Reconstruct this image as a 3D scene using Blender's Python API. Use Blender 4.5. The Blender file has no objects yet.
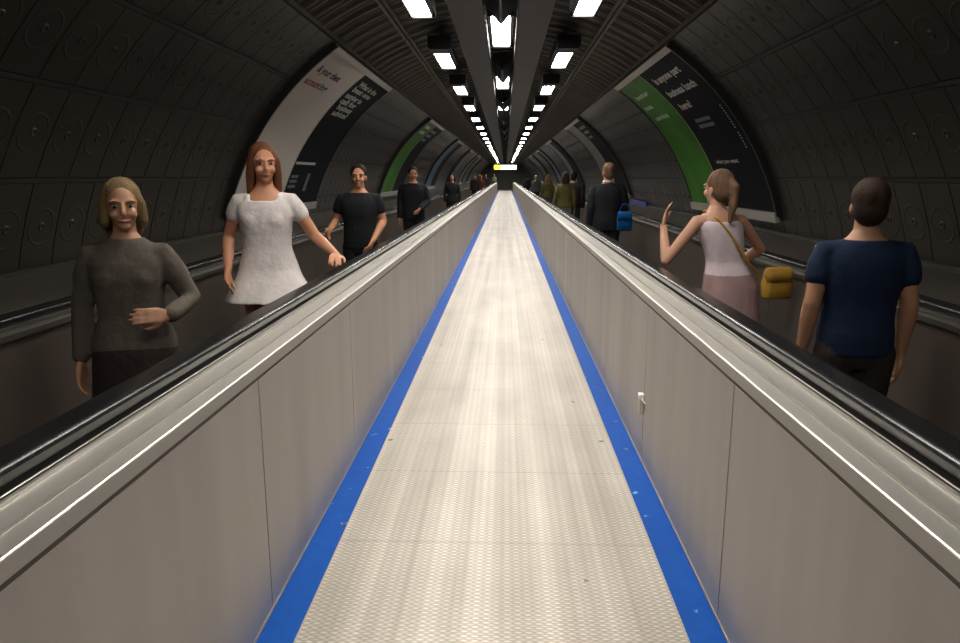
import bpy, bmesh, math, random
from mathutils import Vector, Matrix
random.seed(7)
SC = bpy.context.scene
COL = SC.collection
PI = math.pi

# ------------------------------------------------------------------ materials
def nodes_of(m):
    m.use_nodes = True
    nt = m.node_tree
    return nt, nt.nodes, nt.links, nt.nodes['Principled BSDF']

def mat(name, col, rough=.5, metal=0., noise=0., nscale=8., bump=0., bscale=60., stretch=None, spec=.5, emit=None, estr=0.):
    m = bpy.data.materials.new(name)
    nt, N, L, b = nodes_of(m)
    c4 = (col[0], col[1], col[2], 1)
    b.inputs['Base Color'].default_value = c4
    b.inputs['Roughness'].default_value = rough
    b.inputs['Metallic'].default_value = metal
    b.inputs['Specular IOR Level'].default_value = spec
    tc = None
    if noise or bump:
        tc = N.new('ShaderNodeTexCoord')
        mp = N.new('ShaderNodeMapping')
        L.new(tc.outputs['Object'], mp.inputs['Vector'])
        if stretch: mp.inputs['Scale'].default_value = stretch
    if noise:
        n = N.new('ShaderNodeTexNoise')
        n.inputs['Scale'].default_value = nscale
        n.inputs['Detail'].default_value = 5
        L.new(mp.outputs['Vector'], n.inputs['Vector'])
        r = N.new('ShaderNodeValToRGB')
        r.color_ramp.elements[0].position = .3
        r.color_ramp.elements[1].position = .7
        r.color_ramp.elements[0].color = tuple(x*(1-noise) for x in col)+(1,)
        r.color_ramp.elements[1].color = tuple(min(1, x*(1+noise)) for x in col)+(1,)
        L.new(n.outputs['Fac'], r.inputs['Fac'])
        L.new(r.outputs['Color'], b.inputs['Base Color'])
    if bump:
        n2 = N.new('ShaderNodeTexNoise')
        n2.inputs['Scale'].default_value = bscale
        n2.inputs['Detail'].default_value = 3
        L.new(mp.outputs['Vector'], n2.inputs['Vector'])
        bp = N.new('ShaderNodeBump')
        bp.inputs['Strength'].default_value = bump
        bp.inputs['Distance'].default_value = .01
        L.new(n2.outputs['Fac'], bp.inputs['Height'])
        L.new(bp.outputs['Normal'], b.inputs['Normal'])
    if emit:
        b.inputs['Emission Color'].default_value = tuple(emit)+(1,)
        b.inputs['Emission Strength'].default_value = estr
    return m

LAMP = 47.0
M = {}
M['panel'] = mat('brushed_panel', (.47, .43, .385), .50, .5, .12, 3., .04, 30, (1, 1, .12))
M['deck'] = mat('deck_aluminium', (.50, .475, .43), .42, .8, .14, 5., .05, 40, (1, .05, 1))
M['deck_lip'] = mat('polished_edge', (.74, .70, .62), .36, .9)
M['dark_gap'] = mat('dark_recess', (.012, .011, .010), .8)
M['recess_line'] = mat('recess_line', (.10, .085, .07), .7, .2)
M['rubber'] = mat('handrail_rubber', (.010, .010, .010), .24, 0, .2, 4)
M['strip'] = mat('track_strip', (.30, .28, .24), .3, .9)
M['dim_strip'] = mat('dim_strip', (.14, .13, .11), .4, .7)
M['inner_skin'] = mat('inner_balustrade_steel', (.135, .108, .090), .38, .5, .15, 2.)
M['tread'] = mat('tread_belt', (.05, .05, .05), .5, .6)
M['trim_metal'] = mat('trim_metal', (.55, .47, .36), .38, .8)
M['wall'] = mat('dark_enamel', (.0235, .0185, .0135), .42, .0, .22, .9, spec=.25)
M['wall_gap'] = mat('wall_joint', (.008, .008, .008), .8, spec=.1)
M['strip_wall'] = mat('wall_cover_strip', (.022, .020, .017), .5, spec=.3)
M['ceil'] = mat('ceiling_pan', (.030, .024, .019), .6, 0, .2, 2, spec=.2)
M['rib'] = mat('ceiling_rib', (.125, .104, .082), .5, .2)
M['conduit'] = mat('conduit_grey', (.17, .155, .13), .45, .3)
M['trunk'] = mat('trunking_paint', (.086, .077, .071), .6, 0, .08, 1.5, spec=.2)
M['black_metal'] = mat('black_metal', (.014, .013, .014), .5, .1)
M['navy_metal'] = mat('dark_blue_metal', (.022, .026, .034), .5, .3)
M['lamp_side'] = mat('lamp_side', (.16, .165, .16), .5)
M['lamp'] = mat('lamp_diffuser', (.9, .9, .85), .5, emit=(1., .96, .90), estr=LAMP)
M['ledge'] = mat('ledge_metal', (.072, .060, .048), .42, .4, .15, 1.5)
M['poster_frame'] = mat('poster_frame', (.010, .010, .010), .45)
M['poster_rail'] = mat('poster_rail', (.34, .31, .27), .4, .2)
M['pos_white'] = mat('poster_white', (.46, .41, .36), .5, 0, .05, .6, spec=.2)
M['pos_black'] = mat('poster_black', (.007, .007, .009), .6, spec=.05)
M['pos_grey'] = mat('poster_grey', (.15, .145, .14), .5, 0, .1, 1., spec=.15)
M['pos_green'] = mat('poster_green', (.030, .13, .006), .5, 0, .35, 1.4, spec=.15)
M['pos_blue'] = mat('poster_blue', (.05, .10, .17), .5, 0, .3, 1.4, spec=.15)
M['ink_white'] = mat('ink_white', (.46, .46, .42), .5)
M['ink_pink'] = mat('ink_pale_pink', (.52, .45, .43), .5)
M['ink_grey'] = mat('ink_grey', (.10, .10, .10), .5)
M['ink_navy'] = mat('ink_navy', (.02, .02, .07), .6, spec=.1)
M['ink_red'] = mat('ink_red', (.24, .02, .03), .6, spec=.1)
M['ink_blue'] = mat('ink_blue', (.03, .10, .20), .6, spec=.1)
M['sign_yellow'] = mat('sign_yellow', (.8, .75, .05), .4, emit=(.95, .86, .06), estr=1.1)
M['sign_white'] = mat('sign_white', (.9, .9, .85), .4, emit=(1., .98, .90), estr=1.5)
M['blue_sign'] = mat('blue_sign', (.012, .025, .26), .35)
M['end_wall'] = mat('end_wall_tile', (.16, .155, .13), .5, 0, .2, 1.2)
M['end_floor'] = mat('end_floor', (.10, .092, .08), .5, 0, .2, 1.2)
M['lock_cream'] = mat('lock_cream', (.55, .50, .38), .45)
M['lock_white'] = mat('lock_white', (.80, .78, .72), .4)

def floor_material():
    m = bpy.data.materials.new('cleated_metal_floor')
    nt, N, L, b = nodes_of(m)
    b.inputs['Metallic'].default_value = .6
    tc = N.new('ShaderNodeTexCoord')
    sep = N.new('ShaderNodeSeparateXYZ')
    L.new(tc.outputs['Object'], sep.inputs[0])
    def math_(op, a, bb=None, c=None):
        n = N.new('ShaderNodeMath'); n.operation = op
        for i, v in enumerate((a, bb, c)):
            if v is None: continue
            if isinstance(v, (int, float)): n.inputs[i].default_value = v
            else: L.new(v, n.inputs[i])
        return n.outputs[0]
    X, Y = sep.outputs[0], sep.outputs[1]
    # staggered raised cleats: two interleaved lattices of rounded bumps
    PX, PY = .0375, .0255
    def lattice(ox, oy):
        fx = math_('SUBTRACT', math_('FRACT', math_('ADD', math_('MULTIPLY', X, 1/PX), ox)), .5)
        fy = math_('SUBTRACT', math_('FRACT', math_('ADD', math_('MULTIPLY', Y, 1/PY), oy)), .5)
        d = math_('ADD', math_('MULTIPLY', math_('MULTIPLY', fx, fx), 7.), math_('MULTIPLY', math_('MULTIPLY', fy, fy), 16.))
        return math_('MAXIMUM', math_('SUBTRACT', 1., d), 0.)
    h = math_('MAXIMUM', lattice(0., 0.), math_('MULTIPLY', lattice(.5, .5), .40))
    hs = math_('POWER', h, .6)
    # plate joints across the walkway
    jy = math_('ABSOLUTE', math_('SUBTRACT', math_('FRACT', math_('ADD', math_('MULTIPLY', Y, 1/.75), .744)), .5))
    joint = math_('LESS_THAN', jy, .004)
    # long traffic streaks, worn tracks, small stains
    mp = N.new('ShaderNodeMapping'); mp.inputs['Scale'].default_value = (9., .10, 1.)
    L.new(tc.outputs['Object'], mp.inputs[0])
    ns = N.new('ShaderNodeTexNoise'); ns.inputs['Scale'].default_value = 1.; ns.inputs['Detail'].default_value = 5
    L.new(mp.outputs[0], ns.inputs['Vector'])
    mp2 = N.new('ShaderNodeMapping'); mp2.inputs['Scale'].default_value = (2.2, .9, 1.)
    L.new(tc.outputs['Object'], mp2.inputs[0])
    nb = N.new('ShaderNodeTexNoise'); nb.inputs['Scale'].default_value = 1.; nb.inputs['Detail'].default_value = 6
    L.new(mp2.outputs[0], nb.inputs['Vector'])
    mix = math_('ADD', math_('MULTIPLY', ns.outputs['Fac'], .6), math_('MULTIPLY', nb.outputs['Fac'], .4))
    r = N.new('ShaderNodeValToRGB')
    r.color_ramp.elements[0].position = .34; r.color_ramp.elements[0].color = (.28, .248, .208, 1)
    r.color_ramp.elements[1].position = .62; r.color_ramp.elements[1].color = (.62, .565, .49, 1)
    L.new(mix, r.inputs['Fac'])
    # grime between the cleats
    mg = N.new('ShaderNodeMix'); mg.data_type = 'RGBA'
    mg.inputs['A'].default_value = (.13, .108, .084, 1)
    L.new(r.outputs['Color'], mg.inputs['B'])
    L.new(math_('ADD', math_('MULTIPLY', hs, .55), .45), mg.inputs['Factor'])
    # gum spots
    vo = N.new('ShaderNodeTexVoronoi'); vo.inputs['Scale'].default_value = 2.3
    L.new(tc.outputs['Object'], vo.inputs['Vector'])
    spot = math_('LESS_THAN', vo.outputs['Distance'], .038)
    mk = N.new('ShaderNodeMix'); mk.data_type = 'RGBA'
    L.new(mg.outputs['Result'], mk.inputs['A'])
    mk.inputs['B'].default_value = (.10, .085, .07, 1)
    L.new(math_('MAXIMUM', math_('MULTIPLY', spot, .85), math_('MULTIPLY', joint, .45)), mk.inputs['Factor'])
    L.new(mk.outputs['Result'], b.inputs['Base Color'])
    rr = math_('ADD', math_('MULTIPLY', nb.outputs['Fac'], .12), .36)
    L.new(rr, b.inputs['Roughness'])
    bp = N.new('ShaderNodeBump'); bp.inputs['Strength'].default_value = .55; bp.inputs['Distance'].default_value = .003
    L.new(math_('SUBTRACT', hs, math_('MULTIPLY', joint, .8)), bp.inputs['Height'])
    L.new(bp.outputs['Normal'], b.inputs['Normal'])
    return m
M['floor'] = floor_material()

def blue_material():
    m = bpy.data.materials.new('blue_floor_paint')
    nt, N, L, b = nodes_of(m)
    tc = N.new('ShaderNodeTexCoord')
    n = N.new('ShaderNodeTexNoise'); n.inputs['Scale'].default_value = 16; n.inputs['Detail'].default_value = 6
    L.new(tc.outputs['Object'], n.inputs['Vector'])
    r = N.new('ShaderNodeValToRGB'); e = r.color_ramp.elements
    e[0].position = .27; e[0].color = (.22, .20, .24, 1)
    e[1].position = .31; e[1].color = (.0005, .058, .29, 1)
    k = r.color_ramp.elements.new(.7); k.color = (.0005, .070, .34, 1)
    k = r.color_ramp.elements.new(.735); k.color = (.25, .42, .62, 1)
    L.new(n.outputs['Fac'], r.inputs['Fac'])
    L.new(r.outputs['Color'], b.inputs['Base Color'])
    b.inputs['Roughness'].default_value = .6
    b.inputs['Specular IOR Level'].default_value = .12
    return m
M['blue'] = blue_material()

def cloth(name, col, rough=.85, var=.15):
    return mat('cloth_'+name, col, rough, 0, var, 6, .5, 26, spec=.2)
def skin(name, col):
    m = mat('skin_'+name, col, .5, 0, .06, 9, spec=.35)
    return m

# ------------------------------------------------------------------ mesh helpers
def link(name, me, material, parent=None, smooth=False):
    o = bpy.data.objects.new(name, me)
    COL.objects.link(o)
    if material is not None: me.materials.append(material)
    if parent is not None: o.parent = parent
    if smooth: me.polygons.foreach_set('use_smooth', [True]*len(me.polygons))
    return o

def mesh(name, V, F):
    me = bpy.data.meshes.new(name)
    me.from_pydata([tuple(v) for v in V], [], F)
    me.update()
    bm = bmesh.new(); bm.from_mesh(me)
    bmesh.ops.recalc_face_normals(bm, faces=bm.faces)
    bm.to_mesh(me); bm.free()
    return me

def part(name, VF, material, parent=None, smooth=False, fix=True):
    V, F = VF
    if fix: me = mesh(name, V, F)
    else:
        me = bpy.data.meshes.new(name); me.from_pydata([tuple(v) for v in V], [], F); me.update()
    return link(name, me, material, parent, smooth)

def tag(o, label, cat, group=None):
    o['label'] = label; o['category'] = cat
    if group: o['group'] = group
    return o
def structure(o):
    o['kind'] = 'structure'; return o
def thing(name, label, cat, loc=(0, 0, 0), rz=0, group=None):
    o = bpy.data.objects.new(name, None); COL.objects.link(o)
    o.empty_display_size = .1
    o.location = loc; o.rotation_euler = (0, 0, rz)
    return tag(o, label, cat, group)

def add(dst, src):
    n = len(dst[0]); dst[0].extend(src[0]); dst[1].extend([tuple(i+n for i in f) for f in src[1]])
def box(x0, x1, y0, y1, z0, z1):
    V = [(x, y, z) for z in (z0, z1) for y in (y0, y1) for x in (x0, x1)]
    F = [(0, 2, 3, 1), (4, 5, 7, 6), (0, 1, 5, 4), (2, 6, 7, 3), (0, 4, 6, 2), (1, 3, 7, 5)]
    return V, F
def extrude_profile(P, y0, y1, step=None):
    """closed profile P of (x,z) swept along y"""
    ys = [y0, y1]
    if step:
        k = max(1, int((y1-y0)/step)); ys = [y0+(y1-y0)*i/k for i in range(k+1)]
    n = len(P); V = []; F = []
    for y in ys: V += [(x, y, z) for x, z in P]
    for k in range(len(ys)-1):
        for i in range(n):
            j = (i+1) % n
            F.append((k*n+i, k*n+j, (k+1)*n+j, (k+1)*n+i))
    F.append(tuple(range(n))); F.append(tuple(range((len(ys)-1)*n, len(ys)*n)))
    return V, F
def bevel(o, w=.006, seg=2):
    md = o.modifiers.new('bevel', 'BEVEL'); md.width = w; md.segments = seg; md.limit_method = 'ANGLE'
    return o

# ------------------------------------------------------------------ layout (metres; camera stands at the origin, tunnel runs along +Y)
XC = -.03            # centre line of the walkway
TX, TZ, TR = -.05, .2725, 3.2   # tunnel axis and radius
Y0, Y1 = -2.4, 74.0  # walkway
YE = 89.0            # end wall
HC = 1.55            # eye height

def P(s, y, deg, r):
    a = math.radians(deg)
    return (TX+s*r*math.cos(a), y, TZ+r*math.sin(a))

# ------------------------------------------------------------------ floor and blue edges
BL0, BL1, BR0, BR1 = -.833, -.709, .638, .762
structure(part('floor', box(-.709, .638, Y0, 80., -.06, 0.), M['floor']))
structure(part('floor_beyond', box(-3.3, 3.3, 80., YE, -.06, -.002), M['end_floor']))
structure(part('trim_1', box(BL0, BL1, Y0, 78., -.06, .003), M['blue']))
structure(part('trim_2', box(BR0, BR1, Y0, 78., -.06, .003), M['blue']))
# small metal angle where the blue strip meets the panels
for n, (xa, xb) in enumerate(((-.8385, -.8325), (.7615, .7675))):
    structure(part('trim_%d' % (3+n), box(xa, xb, Y0, Y1, -.05, .012), M['trim_metal']))

# ------------------------------------------------------------------ tunnel walls
ANG = [11.5, 23.0, 34.5, 45.7, 57.0]
COLW = .345
def wall_mesh(s):
    V, F = [], []
    ncol = int((YE-Y0)/COLW)
    y00 = 4.168-COLW*19
    segs = 3
    for k in range(ncol+1):
        ya = y00+k*COLW+.007; yb = y00+(k+1)*COLW-.007
        if yb > YE: break
        for r in range(4):
            a0 = ANG[r]+.42; a1 = ANG[r+1]-.42
            n = len(V)
            for i in range(segs+1):
                a = a0+(a1-a0)*i/segs
                for y in (ya, yb): V.append(P(s, y, a, TR))
            # bevelled edge down to the backing
            for i in range(segs):
                F.append((n+2*i, n+2*i+1, n+2*i+3, n+2*i+2))
            m = len(V)
            ring = [n+2*i for i in range(segs+1)]+[n+2*i+1 for i in range(segs, -1, -1)]
            for idx in ring:
                q = idx-n; i = q//2
                a = a0+(a1-a0)*i/segs
                if i == 0: a -= .12
                if i == segs: a += .12
                y = (ya-.004) if q % 2 == 0 else (yb+.004)
                V.append(P(s, y, a, TR+.02))
            L_ = len(ring)
            for i in range(L_):
                j = (i+1) % L_
                F.append((ring[i], ring[j], m+j, m+i))
            # pressed concentric rings and centre boss
            if ya < 26 and ya > -1:
                yc = (ya+yb)/2; ac = (a0+a1)/2
                c = Vector(P(s, yc, ac, TR)); e1 = Vector((0, 1, 0))
                ar = math.radians(ac)
                nrm = Vector((-s*math.cos(ar), 0, -math.sin(ar)))
                e2 = Vector((-s*math.sin(ar), 0, math.cos(ar)))
                nn = 28 if ya < 12 else 16
                prof = [(.136, -.0004), (.128, .0028), (.122, .0028), (.114, -.0004)]
                boss = [(.034, -.0005), (.026, .006), (.018, .007), (.011, .002), (.001, .001)]
                for pr in (prof, boss):
                    b0 = len(V)
                    for rad, h in pr:
                        for t in range(nn):
                            an = 2*PI*t/nn
                            d1, d2 = rad*math.cos(an), rad*math.sin(an)
                            sag = d2*d2/(2*TR)
                            V.append(c+e1*d1+e2*d2+nrm*(h+sag*1.0+.0008))
                    for q in range(len(pr)-1):
                        for t in range(nn):
                            u = (t+1) % nn
                            F.append((b0+q*nn+t, b0+q*nn+u, b0+(q+1)*nn+u, b0+(q+1)*nn+t))
    return V, F
for s, nm in ((-1, 'left'), (1, 'right')):
    w = structure(part('wall_'+nm, wall_mesh(s), M['wall']))
    # backing and horizontal cover strips
    V, F = [], []
    na = 24
    ys = [Y0-1, YE]
    for y in ys:
        for i in range(na+1): V.append(P(s, y, 4+(57.2-4)*i/na, TR+.022))
    for y in ys:
        for i in range(na+1): V.append(P(s, y, 4+(57.2-4)*i/na, TR+.10))
    n = na+1
    for i in range(na):
        F.append((i, i+1, n+i+1, n+i)); F.append((2*n+i, 2*n+i+1, 3*n+i+1, 3*n+i))
        F.append((i, i+1, 2*n+i+1, 2*n+i)); F.append((n+i, n+i+1, 3*n+i+1, 3*n+i))
    F.append((0, n, 3*n, 2*n)); F.append((na, n+na, 3*n+na, 2*n+na))
    o = part('wall_backing_'+nm, (V, F), M['wall_gap']); structure(o); o.name = 'wall_%s_backing' % nm
    V, F = [], []
    for a in ANG[1:4]:
        q = [P(s, 0, a-.27, TR+.004), P(s, 0, a+.27, TR+.004), P(s, 0, a+.27, TR+.03), P(s, 0, a-.27, TR+.03)]
        add((V, F), extrude_profile([(p[0], p[2]) for p in q], Y0-1, YE))
    structure(part('trim_%d' % (5 if s < 0 else 6), (V, F), M['strip_wall']))

# ------------------------------------------------------------------ ceiling: curved pans with transverse ribs
def ceiling():
    V, F = [], []
    na = 26; a0, a1 = 57.2, 122.8
    for r in (TR+.03, TR+.09):
        for y in (Y0-1, YE):
            for i in range(na+1): V.append(P(1, y, a0+(a1-a0)*i/na, r))
    n = na+1
    for i in range(na):
        F.append((i, i+1, n+i+1, n+i)); F.append((2*n+i, 2*n+i+1, 3*n+i+1, 3*n+i))
        F.append((i, i+1, 2*n+i+1, 2*n+i)); F.append((n+i, n+i+1, 3*n+i+1, 3*n+i))
    F.append((0, n, 3*n, 2*n)); F.append((na, n+na, 3*n+na, 2*n+na))
    return V, F
structure(part('ceiling', ceiling(), M['ceil']))
def ribs():
    V, F = [], []
    na = 18; a0, a1 = 57.6, 122.4
    y = Y0; k = 0
    while y < YE-1:
        wd, hh = ((.016, .030) if k % 2 == 0 else (.009, .012))
        n = len(V)
        for i in range(na+1):
            a = a0+(a1-a0)*i/na
            V += [P(1, y-wd*1.6, a, TR+.03), P(1, y-wd, a, TR+.03-hh), P(1, y+wd, a, TR+.03-hh), P(1, y+wd*1.6, a, TR+.03)]
        for i in range(na):
            for j in range(3):
                F.append((n+4*i+j, n+4*i+j+1, n+4*i+5+j, n+4*i+4+j))
        F.append((n, n+1, n+2, n+3)); F.append((n+4*na, n+4*na+1, n+4*na+2, n+4*na+3))
        y += COLW/2; k += 1
    return V, F
o = part('ceiling_ribs', ribs(), M['rib']); structure(o); o.name = 'trim_7'
# edge moulding where ribbed ceiling meets the wall panels
for s, k in ((-1, 8), (1, 9)):
    q = [P(s, 0, 56.85, TR+.012), P(s, 0, 57.55, TR-.004), P(s, 0, 57.55, TR+.04), P(s, 0, 56.85, TR+.04)]
    structure(part('trim_%d' % k, extrude_profile([(p[0], p[2]) for p in q], Y0-1, YE), M['rib']))
# end wall with a dim recess
structure(part('wall_back', box(-3.4, 3.4, YE-.05, YE+.15, -.06, 3.6), M['end_wall']))

# ------------------------------------------------------------------ tubes
def tube(pts, rad, n=12, cap=True, squash=None):
    pts = [Vector(p) for p in pts]
    if not hasattr(rad, '__len__'): rad = [rad]*len(pts)
    rad = list(rad)
    tang = []
    for i in range(len(pts)):
        a = pts[max(0, i-1)]; b = pts[min(len(pts)-1, i+1)]
        tang.append((b-a).normalized())
    rings = []
    if cap:
        t = tang[0]; r = rad[0]
        for f in (.98, .8, .45): rings.append((pts[0]-t*r*f, r*math.sqrt(max(.0, 1-f*f))+1e-4, t))
    for p, r, t in zip(pts, rad, tang): rings.append((p, r, t))
    if cap:
        t = tang[-1]; r = rad[-1]
        for f in (.45, .8, .98): rings.append((pts[-1]+t*r*f, r*math.sqrt(max(.0, 1-f*f))+1e-4, t))
    V, F = [], []
    ref = Vector((0, 1, 0)) if abs(tang[0].y) < .8 else Vector((1, 0, 0))
    u = None
    for c, r, t in rings:
        if u is None: u = (ref-t*ref.dot(t)).normalized()
        else: u = (u-t*u.dot(t)).normalized()
        w = t.cross(u)
        for k in range(n):
            a = 2*PI*k/n
            V.append(c+(u*math.cos(a)+w*math.sin(a))*r)
    for q in range(len(rings)-1):
        for k in range(n):
            j = (k+1) % n
            F.append((q*n+k, q*n+j, (q+1)*n+j, (q+1)*n+k))
    F.append(tuple(range(n))); F.append(tuple(range((len(rings)-1)*n, len(rings)*n)))
    return V, F
def ellipsoid(c, r, nu=20, nv=12):
    V, F = [], []
    for j in range(1, nv):
        th = PI*j/nv
        for i in range(nu):
            a = 2*PI*i/nu
            V.append((c[0]+r[0]*math.sin(th)*math.cos(a), c[1]+r[1]*math.sin(th)*math.sin(a), c[2]+r[2]*math.cos(th)))
    for j in range(nv-2):
        for i in range(nu):
            k = (i+1) % nu
            F.append((j*nu+i, j*nu+k, (j+1)*nu+k, (j+1)*nu+i))
    V.append((c[0], c[1], c[2]+r[2])); V.append((c[0], c[1], c[2]-r[2]))
    t = len(V)-2; b = len(V)-1
    for i in range(nu):
        k = (i+1) % nu
        F.append((t, k, i)); F.append((b, (nv-2)*nu+i, (nv-2)*nu+k))
    return V, F
def sections(S, n=24, e=2.4):
    """S: (x, y, z, rx, ry) rings bottom to top, rounded-box cross sections"""
    V, F = [], []
    for x, y, z, rx, ry in S:
        for k in range(n):
            a = 2*PI*k/n; c, s_ = math.cos(a), math.sin(a)
            V.append((x+rx*math.copysign(abs(c)**(2/e), c), y+ry*math.copysign(abs(s_)**(2/e), s_), z))
    for q in range(len(S)-1):
        for k in range(n):
            j = (k+1) % n
            F.append((q*n+k, q*n+j, (q+1)*n+j, (q+1)*n+k))
    F.append(tuple(range(n))); F.append(tuple(range((len(S)-1)*n, len(S)*n)))
    return V, F

# cable conduits: paired rails under the ribbed ceiling
for s, side in ((-1, 'left'), (1, 'right')):
    for da, pos in ((-.45, 'outer'), (.45, 'inner')):
        p = P(s, 0, 68.3+da, TR-.02)
        cdt = part('conduit', box(p[0]-.015, p[0]+.015, Y0, 85, p[2]-.013, p[2]+.013), M['conduit'])
        bevel(cdt, .004)
        tag(cdt, '%s of the two thin grey conduits along the %s half of the ribbed ceiling' % (pos, side), 'conduit')

# ------------------------------------------------------------------ ceiling trunking
for s, side in ((-1, 'left'), (1, 'right')):
    xa, xb = sorted((TX+s*.153, TX+s*.449))
    t = thing('cable_trunking', 'wide grey-brown boxed trunking running along the ceiling just %s of the centre lights' % side, 'trunking', ((xa+xb)/2, 0, 2.95))
    w = (xb-xa)/2
    body = [(-w, .0), (w, 0), (w, .13), (-w, .13)]
    bevel(part('casing', extrude_profile(body, Y0, 85, 3.3), M['trunk'], t), .006)
    part('glare_mask', box(*(sorted((-s*(w+.001), -s*(w+.006)))), Y0, 85, .004, .13), M['wall_gap'], t)  # added dark strip, keeps lamp glare off the trunking's inner face
    for y in range(0, 26):
        yy = .8+y*3.3
        part('hanger', box(-.012, .012, yy-.012, yy+.012, .13, .42), M['black_metal'], t)

# ------------------------------------------------------------------ ceiling lights
ORD = ['first', 'second', 'third', 'fourth', 'fifth', 'sixth', 'seventh', 'eighth', 'ninth', 'tenth', 'eleventh', 'twelfth', 'thirteenth',
       'fourteenth', 'fifteenth', 'sixteenth', 'seventeenth', 'eighteenth', 'nineteenth', 'twentieth', 'twenty-first', 'twenty-second', 'twenty-third', 'twenty-fourth', 'twenty-fifth', 'twenty-sixth']
def make_light(w, ln, near, name='ceiling_light'):
    """origin at the middle of the far end of the lens, lens facing down"""
    t = thing(name, 'x', 'ceiling light')
    V, F = [], []
    hw = w/2+.035
    add((V, F), box(-hw, hw, -ln-.02, .04, .012, .12))
    part('housing', (V, F), M['black_metal'], t)
    d = part('diffuser', box(-w/2, w/2, -ln, 0., -.012, .012), M['lamp'], t)
    for sx in (-1, 1):
        part('side_rail', box(*(sorted((sx*(w/2+.001), sx*(w/2+.013)))), -ln, 0., -.022, .012), M['lamp_side'] if near == 0 else M['black_metal'], t)
    part('end_plate', box(-hw, hw, .0, .018, -.03, .012), M['black_metal'], t)
    if near:
        V, F = extrude_profile([(-hw, -.012), (-hw+.02, -.034), (hw-.01, -.034), (hw+.02, -.012), (hw+.02, .12), (-hw, .12)], -ln-near, -ln-.03)
        part('gear_box', (V, F), M['black_metal'], t)
    for yy in (-ln*.9, -.12):
        part('hanger', box(-.01, .01, yy-.01, yy+.01, .12, .26), M['black_metal'], t)
    return t
def copy_tree(o, parent=None):
    c = o.copy(); COL.objects.link(c)
    if parent is not None: c.parent = parent
    for ch in list(o.children): copy_tree(ch, c)
    return c
proto = make_light(.185, 1.26, .36)
cproto = make_light(.20, 1.52, 0)
first = True
LZ = 3.06
for s, side in ((-1, 'left'), (1, 'right')):
    for k in range(-2, 24):
        y = 7.19+3.29*k
        o = proto if (first) else copy_tree(proto)
        first = False
        o.location = (XC+s*.765+(-.01 if s < 0 else -.01), y, LZ)
        if k < 0: lab = ('lit ceiling light of the %s row directly above the camera' if k == -2 else 'lit ceiling light of the %s row just ahead of the one above the camera') % side
        else: lab = 'lit ceiling light of the %s row beside the trunking, %s visible from the camera' % (side, ORD[k])
        tag(o, lab, 'ceiling light', 'side row ceiling lights')
first = True
for k in range(-1, 3):
    y = 9.36+4.38*k
    o = cproto if first else copy_tree(cproto); first = False
    o.location = (TX-.01, y, 3.16)
    lab = ('lit ceiling light between the two trunkings, overhead before the nearest visible one' if k < 0 else
           'lit ceiling light of the middle row between the two trunkings, %s from the camera' % ORD[k])
    tag(o, lab, 'ceiling light', 'middle row ceiling lights')
# dark V-shaped folded trays hanging between the middle lights
def v_tray():
    t = thing('hanging_bracket', 'x', 'bracket')
    q = [(-.140, .13), (-.012, -.02), (.012, -.02), (.140, .13), (.120, .13), (0, .004), (-.120, .13)]
    part('folded_plate', extrude_profile(q, 0, 1.5), M['navy_metal'], t)
    for a, b in ((.1, .7), (.75, 1.4)):
        part('brace', tube([(-.10, a, .092), (.02, b, .0)], .009, 8), M['black_metal'], t)
        part('brace', tube([(.10, a, .092), (-.02, b, .0)], .009, 8), M['black_metal'], t)
    part('end_gusset', ([(-.13, 1.5, .13), (0, 1.5, -.015), (.13, 1.5, .13), (-.13, 1.49, .13), (0, 1.49, -.015), (.13, 1.49, .13)],
                        [(0, 1, 2), (3, 4, 5), (0, 1, 4, 3), (1, 2, 5, 4), (0, 2, 5, 3)]), M['navy_metal'], t)
    part('rod', box(-.008, .008, .7, .716, .0, .24), M['black_metal'], t)
    return t
vp = v_tray()
for k in range(0, 17):
    o = vp if k == 0 else copy_tree(vp)
    o.location = (TX-.005, 6.24+4.38*k-(.22 if k == 0 else 0), 3.055-(.055 if k >= 2 else 0))
    tag(o, 'dark V-shaped bracket hanging between the trunkings, %s from the camera' % ORD[k], 'bracket', 'V-shaped brackets')

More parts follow.
